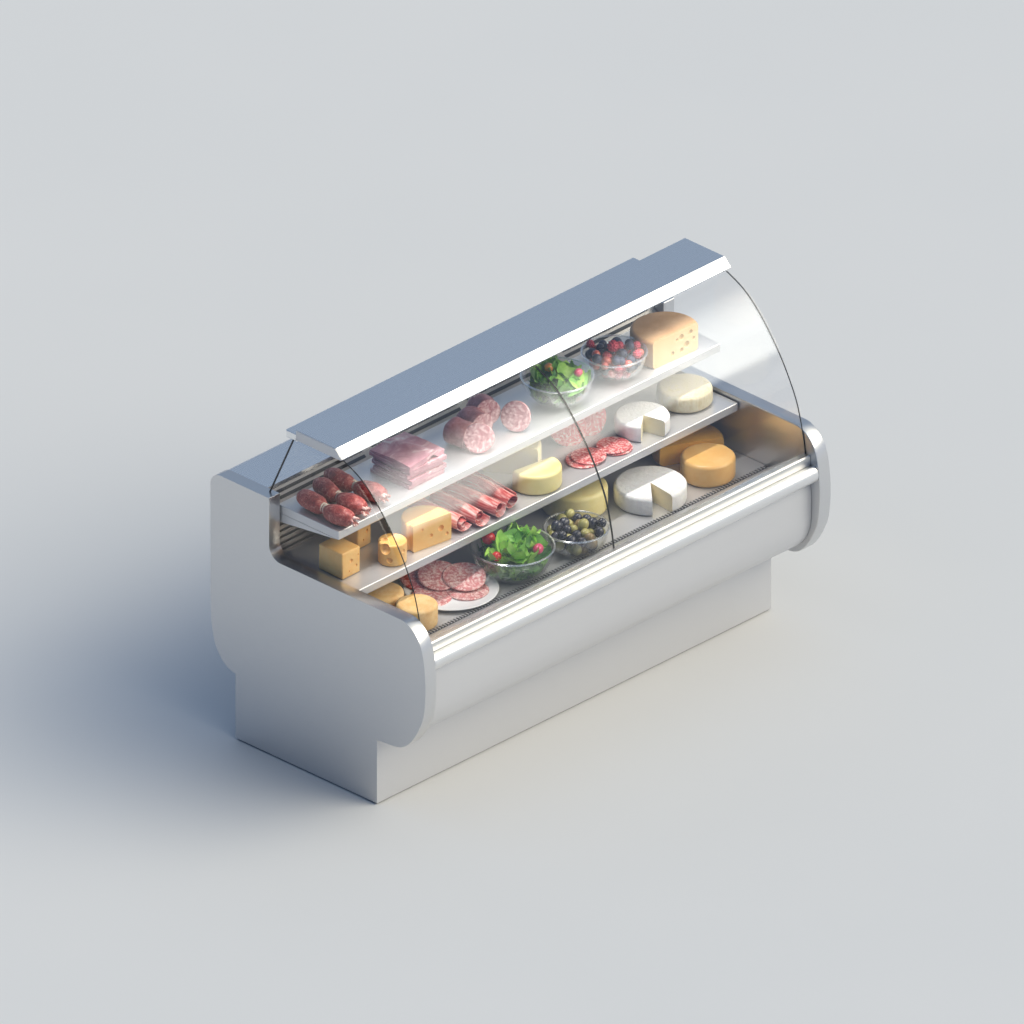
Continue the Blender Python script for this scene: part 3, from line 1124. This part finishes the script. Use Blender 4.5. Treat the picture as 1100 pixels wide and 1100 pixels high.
chord_wheel('half_cheese', (1.100, .395, ZL), .108, .115, 'yellow_pale', 'yellow_pale', .030, rad(-58), 'tall pale yellow half cheese standing behind a lower yellow piece', (), .014, .01, 0, 6)
chord_wheel('half_cheese', (1.085, .262, ZL), .095, .078, 'yellow', 'yellow_pale', .012, rad(172), 'low yellow cheese piece beside the ham rolls, front of the taller half', (), .012, .01, 0, 7)

SL = 'salami slices on the lower shelf'
slice_at('salami_slice', (1.330, .262, ZL), .066, .007, 'salami_red', 'flat red salami slice lying right of the pale yellow cheese', (0, 0, .4), SL, 1)
slice_at('salami_slice', (1.352, .256, ZL + .0078), .064, .006, 'salami_red', 'red salami slice lying on top of another one beside the pane joint', (0, 0, 1.4), SL, 2)
slice_at('salami_slice', (1.474, .243, ZL), .063, .007, 'salami_red', 'red salami slice at the shelf edge under a matching slice near the notched white cheese', (0, 0, 2.0), SL, 3)
slice_at('salami_slice', (1.470, .247, ZL + .0078), .063, .007, 'salami_red', 'red salami slice on top of its twin near the notched white cheese', (0, 0, 3.0), SL, 4)
slice_at('salami_slice', (1.395, .402, ZL + .056), .070, .009, 'salami_red', 'pink salami slice leaning upright behind the flat ones, left', aim((-.5, -.75, .45)), SL, 5)
slice_at('salami_slice', (1.500, .405, ZL + .057), .071, .010, 'salami_red', 'pink salami slice leaning upright behind the flat ones, right', aim((-.45, -.75, .45)), SL, 6)

notched('white_cheese', (1.640, .268, ZL), .099, .066, 'white_rind', 'cream_paste', -138, -80, 'small white rinded cheese with a wedge cut out, on the lower shelf',
        .010, .015, .02, 8, .0015, .012)
wheel('cream_cheese', (1.897, .305, ZL), .098, .068, 'grated', 'round cream coloured cheese with rough grated rind on the lower shelf', bevel=.014, jit=.02, bulge=.03, seed=9, dents=.002)

# ------------------------------------------------------------------ bottom deck
wheel('orange_cheese', (.300, .268, ZD), .078, .080, 'crumb', 'rough orange cheese by the left end panel, further back under the shelf', bevel=.016, jit=.02, bulge=.04, seed=10, dents=.002)
wheel('orange_cheese', (.306, .100, ZD), .074, .088, 'crumb', 'rough orange cheese in the front left corner beside the salami plate', bevel=.012, jit=.015, bulge=.04, seed=11, dents=.002)

# salami plate
pl = link('plate', lathe([(0, .0006), (.10, .0006), (.135, .003), (.165, .014), (.168, .018), (.165, .0205), (.150, .0195), (.135, .0150), (.10, .0140), (0, .0140)], 72), 'ceramic', None, (.566, .180, ZD))
pl.scale = (1.03, 1.03, 1)
tag(pl, 'white round plate carrying salami slices on the bottom deck', 'plate')
SP = 'salami slices on the white plate'
zp = ZD + .0146
slice_at('salami_slice', (.468, .182, zp), .074, .008, 'salami', 'pale salami slice lying apart at the near left of the plate', (rad(3), 0, .3), SP, 21)
slice_at('salami_slice', (.590, .122, zp), .076, .008, 'salami', 'pale salami slice lying lowest at the front right of the plate', (0, 0, 1.3), SP, 22)
slice_at('salami_slice', (.522, .295, zp + .024), .074, .008, 'salami_dark', 'dark salami slice at the back of the plate under the shelf', aim((-.22, -.2, .95)), SP, 23)
slice_at('salami_slice', (.558, .236, zp + .030), .076, .009, 'salami', 'salami slice leaning in the middle between the dark and the palest one', aim((-.17, -.19, .96)), SP, 24)
slice_at('salami_slice', (.616, .162, zp + .030), .078, .009, 'salami', 'palest salami slice on top at the right of the plate', aim((-.14, -.17, .97)), SP, 25)

B3 = (.818, .116, ZD)
bowl(B3, .150, .110, .070, 'largest clear glass bowl, full of green salad on the bottom deck')
greens(B3, .150, .110, .070, 'heap of bright green lettuce in the bottom deck bowl', 120, 5, .012, ((3, 5, 3), (7, 3, 1)))
TG = None
ball('tomato', (B3[0] - .052, B3[1] + .070, ZD + .138), .024, 'tomato', 'larger bright red tomato at the back of the bottom deck salad', 'tomato', TG, 5, 1.1, (0, 0, .4))
ball('tomato', (B3[0] - .105, B3[1] - .022, ZD + .119), .018, 'tomato', 'smaller bright red tomato at the left rim of the bottom deck salad', 'tomato', TG, 6, 1.1, (0, 0, 1.2))
ball('radish', (B3[0] + .040, B3[1] - .088, ZD + .118), .019, 'radish', 'pink radish at the front of the bottom deck salad', 'radish', None, 7, 1.3, (0, 0, .4))

B4 = (1.100, .074, ZD)
bowl(B4, .118, .092, .055, 'clear glass bowl of olives beside the pane joint on the bottom deck')
ol = fill(B4, .118, .092, .055, 23, [(0, 0, 3), (0, 0, 1.4), (0, 0, 3)], (.0170, .0225), 150, .106)
for i, (p, q, k) in enumerate(ol):
    L = Vector(B4) + p
    nm = ('green_olive', 'brown_olive', 'black_olive')[k]
    ball(nm, L, q, ('olive_green', 'olive_brown', 'olive_black')[k],
         ('green olive in the olive bowl', 'brown olive in the olive bowl', 'glossy black olive in the olive bowl')[k], 'olive',
         ('green olives in the bowl', 'brown olives in the bowl', 'black olives in the bowl')[k], i, 1.12, (0, i, i * 2))

wheel('yellow_cheese', (1.325, .300, ZD), .118, .098, 'yellow', 'smooth yellow round cheese half hidden behind the olive bowl', bevel=.016, seed=12, bulge=.02)
notched('white_cheese', (1.556, .146, ZD), .130, .072, 'white_rind', 'cream_paste', -132, -98, 'large white rinded cheese with a narrow wedge cut out, on the bottom deck',
        .012, .012, .02, 13, .0015, .006)
chord_wheel('half_orange_cheese', (1.885, .278, ZD), .130, .078, 'gouda_deep', 'gouda_deep', .045, rad(-26), 'deep orange half cheese under the shelf behind the round one', (), .016, .006, 0, 14)
chord_wheel('orange_cheese', (1.826, .120, ZD), .098, .088, 'gouda', 'gouda_paste', .088, rad(80), 'smooth light orange round cheese at the right end of the deck', (), .014, .012, .02, 15)
